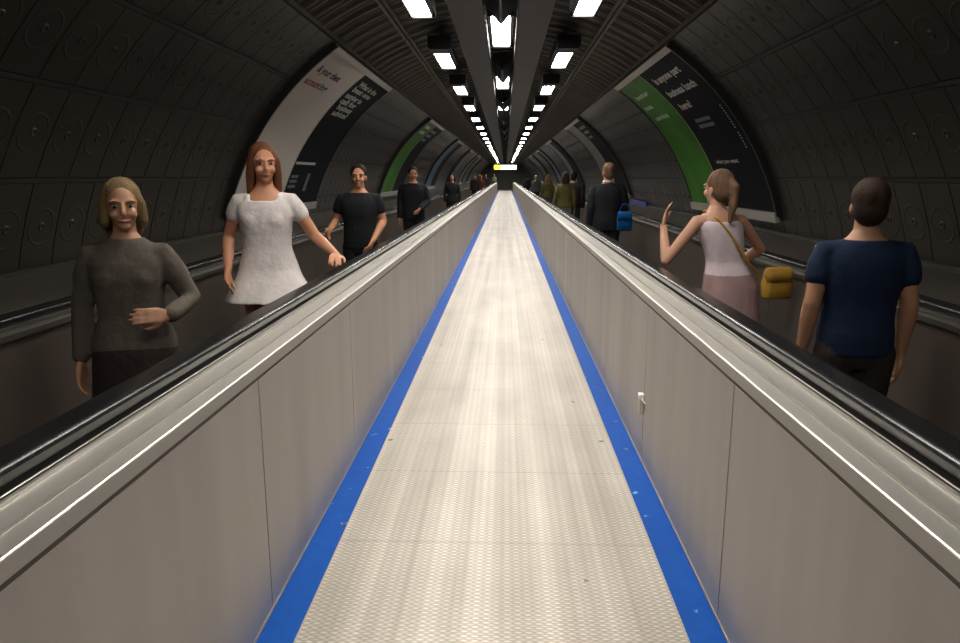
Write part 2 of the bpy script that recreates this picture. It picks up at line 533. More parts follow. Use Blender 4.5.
# ------------------------------------------------------------------ moving walkways with balustrades
def walkway(s, side):
    t = thing('moving_walkway', 'long moving walkway on the %s with steel balustrades and black rubber handrails' % side, 'moving walkway', (XC-(.01 if s > 0 else 0), 0, 0))
    X = lambda x: s*x
    def prof(pts): return [(X(x), z) for x, z in pts]
    nb = part('balustrade', extrude_profile(prof([(.812, -.05), (1.045, -.05), (1.045, .925), (.945, .925), (.945, .88), (.812, .88)]), Y0, Y1), M['dark_gap'], t)
    nb['label'] = 'near balustrade'
    # cladding panels 1.45 m long with open joints
    y = 2.30-1.45*3
    while y < Y1-.1:
        ya, yb = max(y+.0048, Y0), min(y+1.45-.0048, Y1)
        p = part('cladding_panel', box(*(sorted((X(.805), X(.812)))), ya, yb, .012, .870), M['panel'], nb)
        if s > 0 and abs(ya-3.7548) < .02: lockp = p
        y += 1.45
    part('recess', box(*(sorted((X(.8085), X(.815)))), Y0, Y1, .870, .884), M['recess_line'], nb)
    # deck cap: fascia, bevel, flat, ridge, flat, raised lip
    dk = [(.8045, .884), (.8045, .9195), (.8062, .9233), (.8090, .9250), (.860, .9260), (.8615, .9235), (.8635, .9235), (.865, .9285), (.870, .9285), (.872, .926),
          (.934, .926), (.937, .931), (.946, .931), (.948, .92), (.948, .884)]
    part('deck_cap', extrude_profile(prof(dk), Y0, Y1), M['deck'], nb)
    # shiny arris and lip strips
    part('edge_strip', extrude_profile(prof([(.8043, .9215), (.8058, .9236), (.8078, .9248), (.8085, .923), (.807, .9215)]), Y0, Y1), M['deck_lip'], nb)
    part('lip_strip', extrude_profile(prof([(.9335, .9262), (.937, .9322), (.9465, .9322), (.9488, .92), (.946, .92)]), Y0, Y1), M['deck_lip'], nb)
    part('ridge_strip', extrude_profile(prof([(.8635, .926), (.8652, .9305), (.8685, .9305), (.8702, .926)]), Y0, Y1), M['deck_lip'], nb)
    part('track', extrude_profile(prof([(.956, .90), (.956, .9315), (.9575, .9325), (.9615, .9325), (.9615, .90)]), Y0, Y1), M['strip'], nb)
    part('plinth', box(*(sorted((X(.972), X(1.04)))), Y0, Y1, .92, .955), M['dark_gap'], nb)
    # handrails: C-shaped rubber belts
    def hr(c):
        pts = []
        for k in range(17):
            a = PI*k/16
            ca, sa = math.cos(a), math.sin(a)
            pts.append((c-.048*math.copysign(abs(ca)**.45, ca), .955+.027*sa**.5))
        return prof([(c-.036, .94), (c-.046, .946)]+pts[1:-1]+[(c+.046, .946), (c+.036, .94)])
    part('handrail', extrude_profile(hr(1.012), Y0, Y1-.2), M['rubber'], t, smooth=False)
    fb = part('balustrade', extrude_profile(prof([(1.985, -.05), (2.13, -.05), (2.13, .928), (1.985, .928)]), Y0, Y1), M['inner_skin'], t)
    fb['label'] = 'far balustrade'
    y = Y0
    yy = 2.30-1.45*3
    part('inner_deck', extrude_profile(prof([(1.955, .90), (1.955, .925), (1.965, .931), (1.985, .931), (1.985, .90)]), Y0, Y1), M['dim_strip'], fb)
    while yy < Y1-.1:
        part('inner_panel', box(*(sorted((X(1.972), X(1.984)))), max(Y0, yy+.003), min(Y1, yy+1.447), .06, .895), M['inner_skin'], fb)
        yy += 1.45
    part('handrail', extrude_profile(hr(2.055), Y0, Y1-.2), M['rubber'], t)
    for xx in (2.055,):
        part('rail_track', extrude_profile(prof([(2.003, .93), (2.003, .944), (2.009, .944), (2.009, .93)]), Y0, Y1), M['dim_strip'], fb)
    part('inner_skirt', box(*(sorted((X(1.045), X(1.055)))), Y0, Y1, .0, .92), M['inner_skin'], nb)
    # ribbed tread belt
    V, F = [], []
    add((V, F), box(*(sorted((X(1.06), X(1.965)))), Y0, Y1, -.05, -.008))
    for k in range(30):
        xa = 1.066+k*.0300
        add((V, F), box(*(sorted((X(xa), X(xa+.014)))), Y0, Y1, -.008, .0))
    part('tread_belt', (V, F), M['tread'], t)
    if s > 0:
        V, F = [], []
        lk = part('lock', box(X(.780), X(.8046), 3.740, 3.780, .275, .355), M['lock_cream'], nb); bevel(lk, .005)
        c = part('lock_cap', box(X(.776), X(.8046), 3.738, 3.784, .357, .388), M['lock_white'], lk); bevel(c, .006)
        part('tie', tube([(X(.80), 3.75, .37), (X(.79), 3.72, .362), (X(.80), 3.69, .352)], .003, 6), M['lock_white'], lk)
    return t
walkway(-1, 'left')
walkway(1, 'right')
# ledges between the walkways and the tunnel wall
for s, k in ((-1, 10), (1, 11)):
    xa, xb = sorted((XC+s*2.13, TX+s*3.19))
    structure(part('trim_%d' % k, box(xa, xb, Y0, 80, .86, .925), M['ledge']))
    xa, xb = sorted((TX+s*3.06, TX+s*3.19))
    structure(part('trim_%d' % (k+2), box(xa, xb, Y0, 80, .925, .955), M['strip_wall']))

# ------------------------------------------------------------------ posters in curved frames
def arc_sheet(s, y0, y1, a0, a1, r0, r1, n=22):
    V, F = [], []
    for i in range(n+1):
        a = a0+(a1-a0)*i/n
        V += [P(s, y0, a, r0), P(s, y1, a, r0), P(s, y1, a, r1), P(s, y0, a, r1)]
    for i in range(n):
        b = 4*i
        for j in range(4):
            k = (j+1) % 4
            F.append((b+j, b+k, b+4+k, b+4+j))
    F.append((0, 1, 2, 3)); F.append((4*n, 4*n+1, 4*n+2, 4*n+3))
    return V, F
def flat_text(s_, size, bold=.030, align='LEFT'):
    cu = bpy.data.curves.new('t', 'FONT'); cu.body = s_; cu.size = size; cu.align_x = align; cu.offset = bold*size; cu.resolution_u = 2
    o = bpy.data.objects.new('t', cu); COL.objects.link(o)
    dg = bpy.context.evaluated_depsgraph_get(); dg.update()
    me = bpy.data.meshes.new_from_object(o.evaluated_get(dg))
    V = [tuple(v.co) for v in me.vertices]; F = [tuple(p.vertices) for p in me.polygons]
    bpy.data.objects.remove(o); bpy.data.curves.remove(cu); bpy.data.meshes.remove(me)
    return V, F
def wall_text(parent, s, txt, y, deg, size, width, material, r, lab=None):
    """text starting at y (left wall) or y (right wall, runs towards the camera); baseline at deg; squeezed to width"""
    V, F = flat_text(txt, size)
    xs = [v[0] for v in V]; x0, x1 = min(xs), max(xs)
    k = width/(x1-x0)
    V2 = []
    for vx, vy, vz in V:
        tx = (vx-x0)*k
        V2.append(P(s, y+tx if s < 0 else y-tx, deg+math.degrees(vy/r), r))
    o = part('lettering', (V2, F), material, parent, fix=False)
    if lab: o['label'] = lab
    return o
RF = TR-.055   # sheet face radius
POSTER_R = RF
def bay(s, y0, ln, sheets, label, bottom=15.6, top=56.6):
    t = thing('advert_frame', label, 'advert poster', P(s, y0+ln/2, bottom, TR), 0)
    t.location = (0, 0, 0)
    V, F = [], []
    part('backing', arc_sheet(s, y0, y0+ln, bottom, top, RF+.006, TR+.004), M['poster_frame'], t)
    part('side_frame', arc_sheet(s, y0-.035, y0, bottom, top, RF-.012, TR+.004), M['poster_frame'], t)
    part('side_frame', arc_sheet(s, y0+ln, y0+ln+.03, bottom, top, RF-.012, TR+.004), M['poster_frame'], t)
    part('top_rail', arc_sheet(s, y0-.02, y0+ln+.02, top-1.35, top+.15, RF-.016, RF+.01, 4), M['poster_rail'], t)
    part('bottom_rail', arc_sheet(s, y0-.02, y0+ln+.02, bottom-1.2, bottom+.8, RF-.03, RF+.01, 4), M['poster_rail'], t)
    out = []
    for (ya, yb, m) in sheets:
        sh = part('poster_sheet', arc_sheet(s, y0+ya*ln+.006, y0+yb*ln-.006, bottom+.8, top-1.3, RF, RF+.005), M[m[0]], t)
        if m[1]: sh['label'] = m[1]
        out.append(sh)
    # thin bright edge of the sheets
    for (ya, yb, m) in sheets:
        yy = y0+ya*ln
        part('edge_bead', arc_sheet(s, yy+.001, yy+.008, bottom+.8, top-1.3, RF-.004, RF+.004), M['poster_rail'], t)
    return t, out
RT = RF-.002
K = RF/TR
# left, nearest
t, sh = bay(-1, 7.90, 3.62, [(0, .5, ('pos_white', 'white poster sheet')), (.5, 1, ('pos_black', 'black poster sheet'))],
            'nearest advert frame on the left wall, one white and one black poster')
wall_text(sh[0], -1, '& your client', 8.22*K, 50.0, .135, .98, M['ink_navy'], RT)
wall_text(sh[0], -1, 'account', 8.18*K, 46.6, .135, .60, M['ink_red'], RT)
wall_text(sh[0], -1, 'ing', 8.82*K, 46.6, .135, .30, M['ink_blue'], RT)
for tx, y, d, w in (('What is the', 10.1, 52.0, 1.22), ('best one', 10.1, 50.1, 1.15), ('number to', 10.06, 47.9, 1.0), ('call for', 10.06, 46.0, .95), ('business', 10.16, 44.2, .86), ('advice?', 10.16, 42.3, .85)):
    wall_text(sh[1], -1, tx, y*K, d-.2, .125, w, M['ink_white'], RT)
part('printed_rule', arc_sheet(-1, 9.95*K, 10.95*K, 27.3, 28.0, RT, RF, 3), M['ink_white'], sh[1])
for d in (23.6, 22.3, 20.9):
    part('printed_rule', arc_sheet(-1, 9.98*K, 10.32*K, d, d+.75, RT, RF, 3), M['ink_grey'], sh[1])
part('printed_bottle', arc_sheet(-1, 10.78*K, 10.93*K, 19.8, 24.8, RT, RF, 6), M['ink_grey'], sh[1])
# right, nearest
t, sh = bay(1, 7.98, 3.58, [(0, .53, ('pos_black', 'black poster sheet')), (.53, 1, ('pos_green', 'green poster sheet'))],
            'nearest advert frame on the right wall, one black and one green poster')
for tx, y, d, w in (("Is anyone part", 9.80, 50.6, 1.26), ('business lunch', 9.80, 46.3, 1.30), ('here?', 9.78, 42.3, .52)):
    wall_text(sh[0], 1, tx, y*K, d, .145, w, M['ink_pink'], RT)
for d in (38.2, 36.6):
    part('printed_rule', arc_sheet(1, 8.95*K, 9.6*K, d, d+.9, RT, RF, 3), M['ink_grey'], sh[0])
wall_text(sh[0], 1, 'what you want', 9.74*K, 27.3, .075, .9, M['ink_white'], RT)
for d in (24.6, 23.2):
    part('printed_rule', arc_sheet(1, 9.36*K, 9.74*K, d, d+.6, RT, RF, 3), M['ink_grey'], sh[0])
for k in range(16):
    d = 40.3-k*.66
    if k == 9: continue
    part('printed_dot', arc_sheet(1, 8.315*K, 8.345*K, d, d+.33, RT, RF, 2), M['ink_white'], sh[0])
for tx, y, d, w in (('better', 11.42, 49.6, .86), ('tea', 11.55, 45.8, .55), ('service', 11.42, 41.9, .80)):
    wall_text(sh[1], 1, tx, y*K, d, .115, w, M['ink_white'], RT)
# farther bays
bays = [(-1, 17.62, 3.6, [(0, .5, ('pos_green', 'green poster sheet')), (.5, 1, ('pos_black', 'black poster sheet'))], 'second advert frame on the left wall, green poster beside a black one'),
        (-1, 27.5, 3.6, [(0, .5, ('pos_blue', 'blue poster sheet')), (.5, 1, ('pos_black', 'black poster sheet'))], 'third advert frame on the left wall, blue poster beside a black one'),
        (-1, 37.4, 3.6, [(0, .5, ('pos_black', None)), (.5, 1, ('pos_grey', 'grey poster sheet'))], 'fourth advert frame on the left wall, black poster beside a grey one'),
        (-1, 47.3, 3.6, [(0, .5, ('pos_grey', None)), (.5, 1, ('pos_black', None))], 'fifth advert frame on the left wall, counted from the camera'),
        (-1, 57.2, 3.6, [(0, .5, ('pos_black', None)), (.5, 1, ('pos_grey', None))], 'sixth and farthest advert frame on the left wall'),
        (1, 17.45, 3.6, [(0, .5, ('pos_black', 'black poster sheet')), (.5, 1, ('pos_grey', 'grey poster sheet'))], 'second advert frame on the right wall, black poster beside a pale grey one'),
        (1, 27.5, 3.6, [(0, .5, ('pos_black', None)), (.5, 1, ('pos_grey', 'grey poster sheet'))], 'third advert frame on the right wall, counted from the camera'),
        (1, 37.4, 3.6, [(0, .5, ('pos_blue', None)), (.5, 1, ('pos_black', None))], 'fourth advert frame on the right wall, dull blue poster nearer the camera'),
        (1, 47.3, 3.6, [(0, .5, ('pos_black', None)), (.5, 1, ('pos_grey', None))], 'fifth advert frame on the right wall, counted from the camera'),
        (1, 57.2, 3.6, [(0, .5, ('pos_grey', None)), (.5, 1, ('pos_black', None))], 'sixth and farthest advert frame on the right wall')]
for i, b in enumerate(bays):
    t, sh = bay(*b)
    if i in (0, 5):
        s = b[0]
        for q, d in enumerate((51, 48, 45)):
            w = 1.1-.2*q
            y = b[1]+(2.0 if s < 0 else 1.5)
            part('printed_rule', arc_sheet(s, y-(0 if s < 0 else w), y+(w if s < 0 else 0), d, d+1.5, RT, RF, 3), M['ink_grey'], sh[1 if s < 0 else 0])
        if s < 0:
            for q, d in enumerate((51.5, 48)):
                part('printed_rule', arc_sheet(s, b[1]+.5, b[1]+1.3, d, d+1.6, RT, RF, 3), M['ink_white'], sh[0])
# small blue strip signs at the foot of the walls
for s, y, ln, w in ((1, 15.4, 2.0, 'right'), (-1, 24.6, 1.9, 'left')):
    t = thing('strip_sign', 'long low blue strip sign at the foot of the %s wall' % w, 'sign', (TX+s*3.045, y, .925))
    bevel(part('sign_plate', box(-.012, .012, 0, ln, .0, .095), M['blue_sign'], t), .003)
    part('foot', box(*(sorted((s*.012, s*.07))), .2, .24, 0, .06), M['black_metal'], t)
    part('foot', box(*(sorted((s*.012, s*.07))), ln-.24, ln-.2, 0, .06), M['black_metal'], t)

# ------------------------------------------------------------------ hanging lit sign at the far end
t = thing('hanging_sign', 'lit hanging sign across the far end, yellow left third and white right part', 'sign', (0, 60, 2.11))
part('casing', box(-.98, .93, .02, .14, -.01, .38), M['black_metal'], t)
part('yellow_face', box(-.955, -.42, .0, .02, .005, .365), M['sign_yellow'], t)['label'] = 'yellow face'
part('white_face', box(-.42, .905, .0, .02, .005, .365), M['sign_white'], t)['label'] = 'white face'
part('arrow', ([(-.50, -.004, .30), (-.40, -.004, .19), (-.50, -.004, .08), (-.50, -.0, .30), (-.40, -.0, .19), (-.50, -.0, .08)],
               [(0, 1, 2), (3, 4, 5), (0, 1, 4, 3), (1, 2, 5, 4), (0, 2, 5, 3)]), M['black_metal'], t)
for x in (-.8, .75): part('hanger', box(x-.015, x+.015, .06, .09, .38, 1.1), M['black_metal'], t)

# ------------------------------------------------------------------ people (built at 1.70 m, facing local -Y, then scaled)
def remesh(VF, voxel, smooth=4, name='m'):
    V, F = VF
    me0 = mesh('tmp', V, F)
    o = bpy.data.objects.new('tmp', me0); COL.objects.link(o)
    md = o.modifiers.new('r', 'REMESH'); md.mode = 'VOXEL'; md.voxel_size = voxel; md.use_smooth_shade = True
    if smooth:
        sm = o.modifiers.new('s', 'SMOOTH'); sm.factor = .5; sm.iterations = smooth
    dg = bpy.context.evaluated_depsgraph_get(); dg.update()
    me = bpy.data.meshes.new_from_object(o.evaluated_get(dg)); me.name = name
    bpy.data.objects.remove(o); bpy.data.meshes.remove(me0)
    me.polygons.foreach_set('use_smooth', [True]*len(me.polygons))
    return me

def xf(VF, mtx):
    return [mtx @ Vector(v) for v in VF[0]], VF[1]

F_TORSO = [(0, .005, .80, .095, .075), (0, .005, .86, .160, .105), (0, .008, .93, .172, .112), (0, .005, 1.00, .152, .098), (0, 0, 1.08, .126, .086), (0, 0, 1.16, .130, .090),
           (0, -.005, 1.25, .148, .100), (0, 0, 1.32, .158, .092), (0, .006, 1.37, .142, .078), (0, .010, 1.405, .105, .066), (0, .010, 1.435, .072, .056), (0, .010, 1.46, .054, .05)]
M_TORSO = [(0, .005, .80, .100, .080), (0, .005, .87, .160, .108), (0, .005, .95, .165, .112), (0, .0, 1.03, .155, .105), (0, 0, 1.12, .156, .102), (0, -.003, 1.22, .178, .112),
           (0, 0, 1.31, .188, .108), (0, .006, 1.365, .170, .090), (0, .010, 1.405, .122, .074), (0, .010, 1.437, .080, .062), (0, .010, 1.465, .060, .056)]
ARM_DOWN = {-1: ((-.222, .03, 1.12), (-.235, -.03, .87)), 1: ((.222, .03, 1.12), (.235, -.03, .87))}

def hand(wrist, d, palm, side, k, curl):
    """palm block, four fingers of different lengths with knuckle bends, thumb leaving the side of the palm"""
    V, F = [], []
    w = Vector(wrist); d = Vector(d).normalized(); n = Vector(palm); n = (n-d*n.dot(d)).normalized()
    t = d.cross(n)*side            # towards the thumb
    base = w+d*.012
    for o in (-.026, -.009, .009, .026):
        add((V, F), tube([base+t*o*.6, base+d*.04+t*o*.95, base+d*.082+t*o], [.014, .0145, .0115], 10))
    for o, ln in ((.030, .070), (.0105, .080), (-.0095, .074), (-.029, .058)):
        p = base+d*.084+t*o; pts = [p-d*.02, p]; dd = d+t*o*2.4
        for j, fr in enumerate((.45, .32, .23)):
            a = curl*(.5+.5*j)
            dj = (dd*math.cos(a)+n*math.sin(a)).normalized()
            p = p+dj*ln*fr; pts.append(p)
        add((V, F), tube(pts, [.0085, .0085, .0078, .0072, .0066], 10))
    p0 = base+d*.018+t*.020
    add((V, F), tube([p0, p0+d*.022+t*.026+n*.008, p0+d*.050+t*.036+n*.016, p0+d*.074+t*.036+n*.022], [.013, .0115, .0095, .0075], 10))
    return V, F

def person(label, x, y, rz, height, sex, skin_m, hair_m, top, bottom, arms=None, hand_dirs=None, curl=.55, voxel=.009, hair='short', turn=0., nod=0.,
           lean=(0, 0), face=True, shoes=None, extras=None, legs=None, group=None, palm=None, lip=None):
    t = thing('person', label, 'person', (x, y, 0.001), rz, group)
    k = height/1.70
    S = Matrix.Scale(k, 4)
    # lean: shear of everything above the hips
    def L(p):
        p = Vector(p); z = max(0, p.z-.9)
        return Vector((p.x+lean[0]*z, p.y+lean[1]*z, p.z))
    TOR = F_TORSO if sex == 'f' else M_TORSO
    sh = .160 if sex == 'f' else .186
    ak = 1. if sex == 'f' else 1.14
    ar = dict(ARM_DOWN)
    if arms: ar.update(arms)
    def fin(VF): return [S @ L(v) for v in VF[0]], VF[1]
    def raw(VF): return [S @ Vector(v) for v in VF[0]], VF[1]
    legp = {-1: [(-.088, .01, .87), (-.092, -.012, .485), (-.094, .018, .09)], 1: [(.088, .01, .87), (.092, -.012, .485), (.094, .018, .09)]}
    if legs: legp.update(legs)
    shoulder = {s: L((s*sh, .008, 1.362)) for s in (-1, 1)}
    def armpts(s):
        e, w = Vector(ar[s][0]), Vector(ar[s][1])
        return shoulder[s], e, w
    def leg(s, g=0., to=1.0):
        a, b, c = [Vector(q) for q in legp[s]]
        calf = b.lerp(c, .3)+Vector((0, .014, 0))
        pts = [a, a.lerp(b, .5), b, calf, b.lerp(c, .65), c]
        rad = [.084, .070, .052, .053, .043, .036]
        rad = [q*(1.08 if sex == 'm' else 1)+g for q in rad]
        return pts, rad
    # head frame
    neck = L((0, .012, 1.445))
    HM = Matrix.Translation(neck) @ Matrix.Rotation(turn, 4, 'Z') @ Matrix.Rotation(nod, 4, 'X') @ Matrix.Translation(-Vector((0, .012, 1.445)))
    # body: one continuous surface
    V, F = [], []
    add((V, F), fin(sections(TOR)))
    if sex == 'f':
        for s in (-1, 1): add((V, F), fin(ellipsoid((s*.064, -.060, 1.25), (.056, .042, .056))))
    for s in (-1, 1):
        a, e, w = armpts(s)
        add((V, F), raw(tube([L((s*sh*.55, .01, 1.365)), a, a.lerp(e, .45), e], [.050*ak, .047*ak, .042*ak, .036*ak])))
        add((V, F), raw(tube([e, e.lerp(w, .3), e.lerp(w, .7), w], [.037*ak, .038*ak, .030*ak, .0245*ak])))
        d = (hand_dirs or {}).get(s, (w-e))
        pn = (palm or {}).get(s, (-s*1.0, -.15, 0))
        h = hand((0, 0, 0), d, pn, 1 if s > 0 else -1, 1, curl)
        h = ([Vector(v)*(1. if sex == 'f' else 1.1)+w for v in h[0]], h[1])
        add((V, F), raw(h))
        pts, rad = leg(s)
        add((V, F), raw(tube(pts, rad)))
        c = Vector(legp[s][2])
        add((V, F), raw(tube([c+Vector((0, .025, -.045)), c+Vector((0, -.05, -.045)), c+Vector((s*.006, -.13, -.06)), c+Vector((s*.008, -.17, -.064))], [.036, .036, .028, .020])))
    add((V, F), raw(tube([neck+Vector((0, 0, -.03)), HM @ Vector((0, .002, 1.54))], [.054*ak, .049*ak])))
    hd = ([], [])
    add(hd, ellipsoid((0, .012, 1.612), (.074, .094, .092)))
    add(hd, ellipsoid((0, -.020, 1.560), (.058, .066, .082)))
    add(hd, ellipsoid((0, -.050, 1.497), (.028, .030, .022)))
    add(hd, tube([(0, -.086, 1.600), (0, -.100, 1.572), (0, -.106, 1.556)], [.009, .011, .014], 8))
    for s in (-1, 1):
        add(hd, ellipsoid((s*.036, -.060, 1.552), (.024, .024, .024)))
        add(hd, ellipsoid((s*.077, .012, 1.568), (.009, .019, .032)))
        add(hd, ellipsoid((s*.034, -.076, 1.610), (.026, .014, .008)))
    add((V, F), raw(xf(hd, HM)))
    body = link('body', remesh((V, F), voxel, 3), skin_m, t)
    def pc(name, VF, m, vox=None, sm=4, parent=t, lab=None):
        o = link(name, remesh(VF, vox or max(.010, voxel), sm), m, parent)
        if lab: o['label'] = lab
        return o
    # face
    if face:
        for s in (-1, 1):
            e = part('eye', raw(xf(ellipsoid((s*.033, -.0765, 1.588), (.0125, .0095, .0060), 14, 8), HM)), M['eye_white'], t, True)
            part('iris', raw(xf(ellipsoid((s*.033, -.0850, 1.588), (.0062, .0035, .0058), 10, 6), HM)), M['iris'], e, True)
            part('eyebrow', raw(xf(tube([(s*.016, -.0895, 1.607), (s*.035, -.0895, 1.613), (s*.054, -.077, 1.606)], [.0022, .0028, .0018], 8), HM)), hair_m, t, True)
        part('mouth', raw(xf(tube([(-.025, -.0775, 1.5255), (-.010, -.0855, 1.5215), (.010, -.0855, 1.5215), (.025, -.0775, 1.5255)], [.003, .0065, .0065, .003], 8), HM)), lip or M['lips'], t, True)
    # hair
    hv = ([], [])
    add(hv, ellipsoid((0, .026, 1.628), (.086, .097, .094)))
    add(hv, ellipsoid((0, .050, 1.575), (.078, .066, .090)))
    if hair in ('long', 'bob'):
        zb = 1.30 if hair == 'long' else 1.44
        for s in (-1, 1):
            add(hv, tube([(s*.045, -.012, 1.668), (s*.074, -.004, 1.60), (s*.080, .010, 1.52), (s*.082, .030, zb+.06)], [.024, .026, .028, .022]))
        add(hv, sections([(0, .075, zb, .075, .024), (0, .078, zb+.08, .098, .034), (0, .070, 1.52, .092, .045), (0, .062, 1.60, .086, .06)]))
    elif hair == 'bun':
        add(hv, ellipsoid((0, .125, 1.66), (.045, .042, .045)))
    elif hair == 'tail':
        add(hv, tube([(0, .11, 1.64), (0, .150, 1.60), (0, .145, 1.48), (0, .125, 1.36)], [.028, .034, .032, .014]))
    pc('hair', raw(xf(hv, HM)), hair_m, max(.009, voxel), 3)
    # clothes
    kind, tm = top[0], top[1]
    g = {'vest': .011, 'tee': .013, 'shirt': .015, 'jacket': .021, 'dress': .013}[kind]
    tv = ([], [])
    zlo = top[2] if len(top) > 2 else .88
    def ring_at(z):
        for a, b in zip(TOR, TOR[1:]):
            if a[2] <= z <= b[2]:
                f = (z-a[2])/(b[2]-a[2]); return tuple(a[i]+(b[i]-a[i])*f for i in range(5))
        return TOR[0]
    znk = {'vest': 1.36, 'tee': 1.425, 'shirt': 1.44, 'jacket': 1.44, 'dress': 1.37}[kind]
    rings = []
    if kind == 'dress':
        fl = top[3] if len(top) > 3 else .07
        zz = [zlo+(.94-zlo)*i/5 for i in range(5)]
        for i, z in enumerate(zz):
            f = 1-i/5
            rings.append((0, .005, z, .180+fl*f, .122+fl*f))
        lo = .95
    else:
        lo = zlo
        r0 = ring_at(max(.86, zlo))
        rings.append((0, r0[1], zlo, max(r0[3], .160)+g+.006, max(r0[4], .105)+g+.006)); lo = max(zlo+.02, .9)
    z = lo
    while z < znk:
        r0 = ring_at(z); loose = .006 if kind in ('shirt', 'jacket', 'dress') and z < 1.2 else 0
        rings.append((0, r0[1], z, r0[3]+g+loose, r0[4]+g+loose)); z += .035
    r0 = ring_at(znk); rings.append((0, r0[1], znk, r0[3]+g*.7, r0[4]+g*.7))
    add(tv, fin(sections(rings)))
    if sex == 'f':
        for s in (-1, 1): add(tv, fin(ellipsoid((s*.064, -.066, 1.25), (.068, .052, .070))))
    for s in (-1, 1):
        a, e, w = armpts(s)
        if kind in ('vest', 'dress'):
            add(tv, fin(tube([(s*.085, -.072, 1.32), (s*.092, -.045, 1.395), (s*.092, .03, 1.408), (s*.085, .074, 1.325)], [.018]*4, 8)))
            if kind == 'dress' and len(top) > 4:
                add(tv, raw(tube([L((s*sh*.5, .01, 1.365)), a, a.lerp(e, .2), a.lerp(e, .36)], [.056, .055, .056, .055])))
        else:
            add(tv, raw(tube([L((s*sh*.5, .01, 1.365)), a, a.lerp(e, .25), a.lerp(e, .46)], [.048*ak+g*.6, .046*ak+g*.6, .047*ak+g*.8, .044*ak+g+.002])))
            if kind in ('shirt', 'jacket'):
                add(tv, raw(tube([a.lerp(e, .42), e, e.lerp(w, .5), e.lerp(w, .92)], [.043*ak+g*.8, .038*ak+g*.85, .033*ak+g*.85, .028*ak+g*.9])))
    topo = pc({'vest': 'vest_top', 'tee': 't_shirt', 'shirt': 'shirt', 'jacket': 'jacket', 'dress': 'dress'}[kind], tv, tm)
    if bottom:
        bk, bm_ = bottom[0], bottom[1]
        bv = ([], [])
        if bk == 'trousers':
            add(bv, fin(sections([(0, .005, .80, .115, .098)]+[(q[0], q[1], q[2], q[3]+.011, q[4]+.011) for q in TOR if .82 < q[2] < 1.02])))
            for s in (-1, 1):
                pts, rad = leg(s, .014)
                rad[-1] += .014; rad[-2] += .008
                add(bv, raw(tube(pts, rad)))
            pc('trousers', bv, bm_)
        elif bk == 'skirt':
            zl = bottom[2]; fl = bottom[3]
            R_ = []
            for i in range(7):
                f = 1-i/6; zz = zl+(1.0-zl)*i/6
                R_.append((0, .005, zz, .166+fl*f+(.016 if i < 6 else 0), .110+fl*f+(.016 if i < 6 else 0)))
            add(bv, fin(sections(R_)))
            pc('skirt', bv, bm_)
    # shoes
    sm_ = shoes or M['shoe_dark']
    for s in (-1, 1):
        c = Vector(legp[s][2])
        v = ([], [])
        add(v, raw(tube([c+Vector((0, .035, -.045)), c+Vector((0, -.05, -.043)), c+Vector((s*.006, -.13, -.056)), c+Vector((s*.008, -.18, -.058))], [.044, .044, .036, .029])))
        z0 = c.z-.09
        add(v, raw(sections([(c.x+s*.004, c.y-.065, z0+.001, .040, .135), (c.x+s*.004, c.y-.065, z0+.022, .042, .138)], 20)))
        pc('shoe', v, sm_, .011, 3)
    if extras: extras(t, raw, fin, pc, k, L)
    return t

M['eye_white'] = mat('eye_white', (.30, .27, .25), .5, spec=.1)
M['iris'] = mat('iris', (.012, .009, .007), .5, spec=.1)
M['lips'] = mat('lips', (.33, .11, .09), .45)
M['shoe_dark'] = mat('shoe_dark', (.015, .013, .012), .5)
M['shoe_tan'] = mat('shoe_tan', (.10, .06, .035), .5)
SK1 = skin('fair', (.46, .25, .16)); SK2 = skin('tan', (.36, .185, .105)); SK3 = skin('ruddy', (.44, .20, .11))
def hairm(n, c): return mat('hair_'+n, c, .55, 0, .45, 5, .6, 40, (6, 6, .8), spec=.12)
HB = hairm('black', (.012, .009, .008)); HD = hairm('dark_brown', (.030, .018, .012)); HA = hairm('auburn', (.11, .042, .018)); HY = hairm('dark_blond', (.15, .10, .045)); HG = hairm('grey', (.22, .21, .20))
HL = hairm('light_brown', (.13, .075, .045))
W1 = cloth('white', (.56, .51, .48)); W2 = cloth('pinkish_white', (.56, .46, .48)); PK = cloth('dusty_pink', (.30, .19, .18))
TP = cloth('taupe', (.085, .070, .055)); DK = cloth('charcoal', (.012, .012, .014)); DB = cloth('dark_brown', (.026, .018, .016)); NV = cloth('navy', (.007, .015, .036))
GY = cloth('grey', (.07, .07, .075)); OL = cloth('olive', (.085, .072, .022)); MU = cloth('mustard', (.36, .20, .03)); LV = cloth('lavender_grey', (.13, .125, .15)); BLU = cloth('bright_blue', (.003, .06, .19))
WC = cloth('white_collar', (.60, .50, .46)); RD = cloth('dull_red', (.11, .03, .025)); PG = cloth('pale_green', (.26, .30, .22))

RAIL_L = 1.0  # near handrail line of the left walkway (x = -1.042), right walkway (x = +.972)
def lx(x, px): return (px-x)

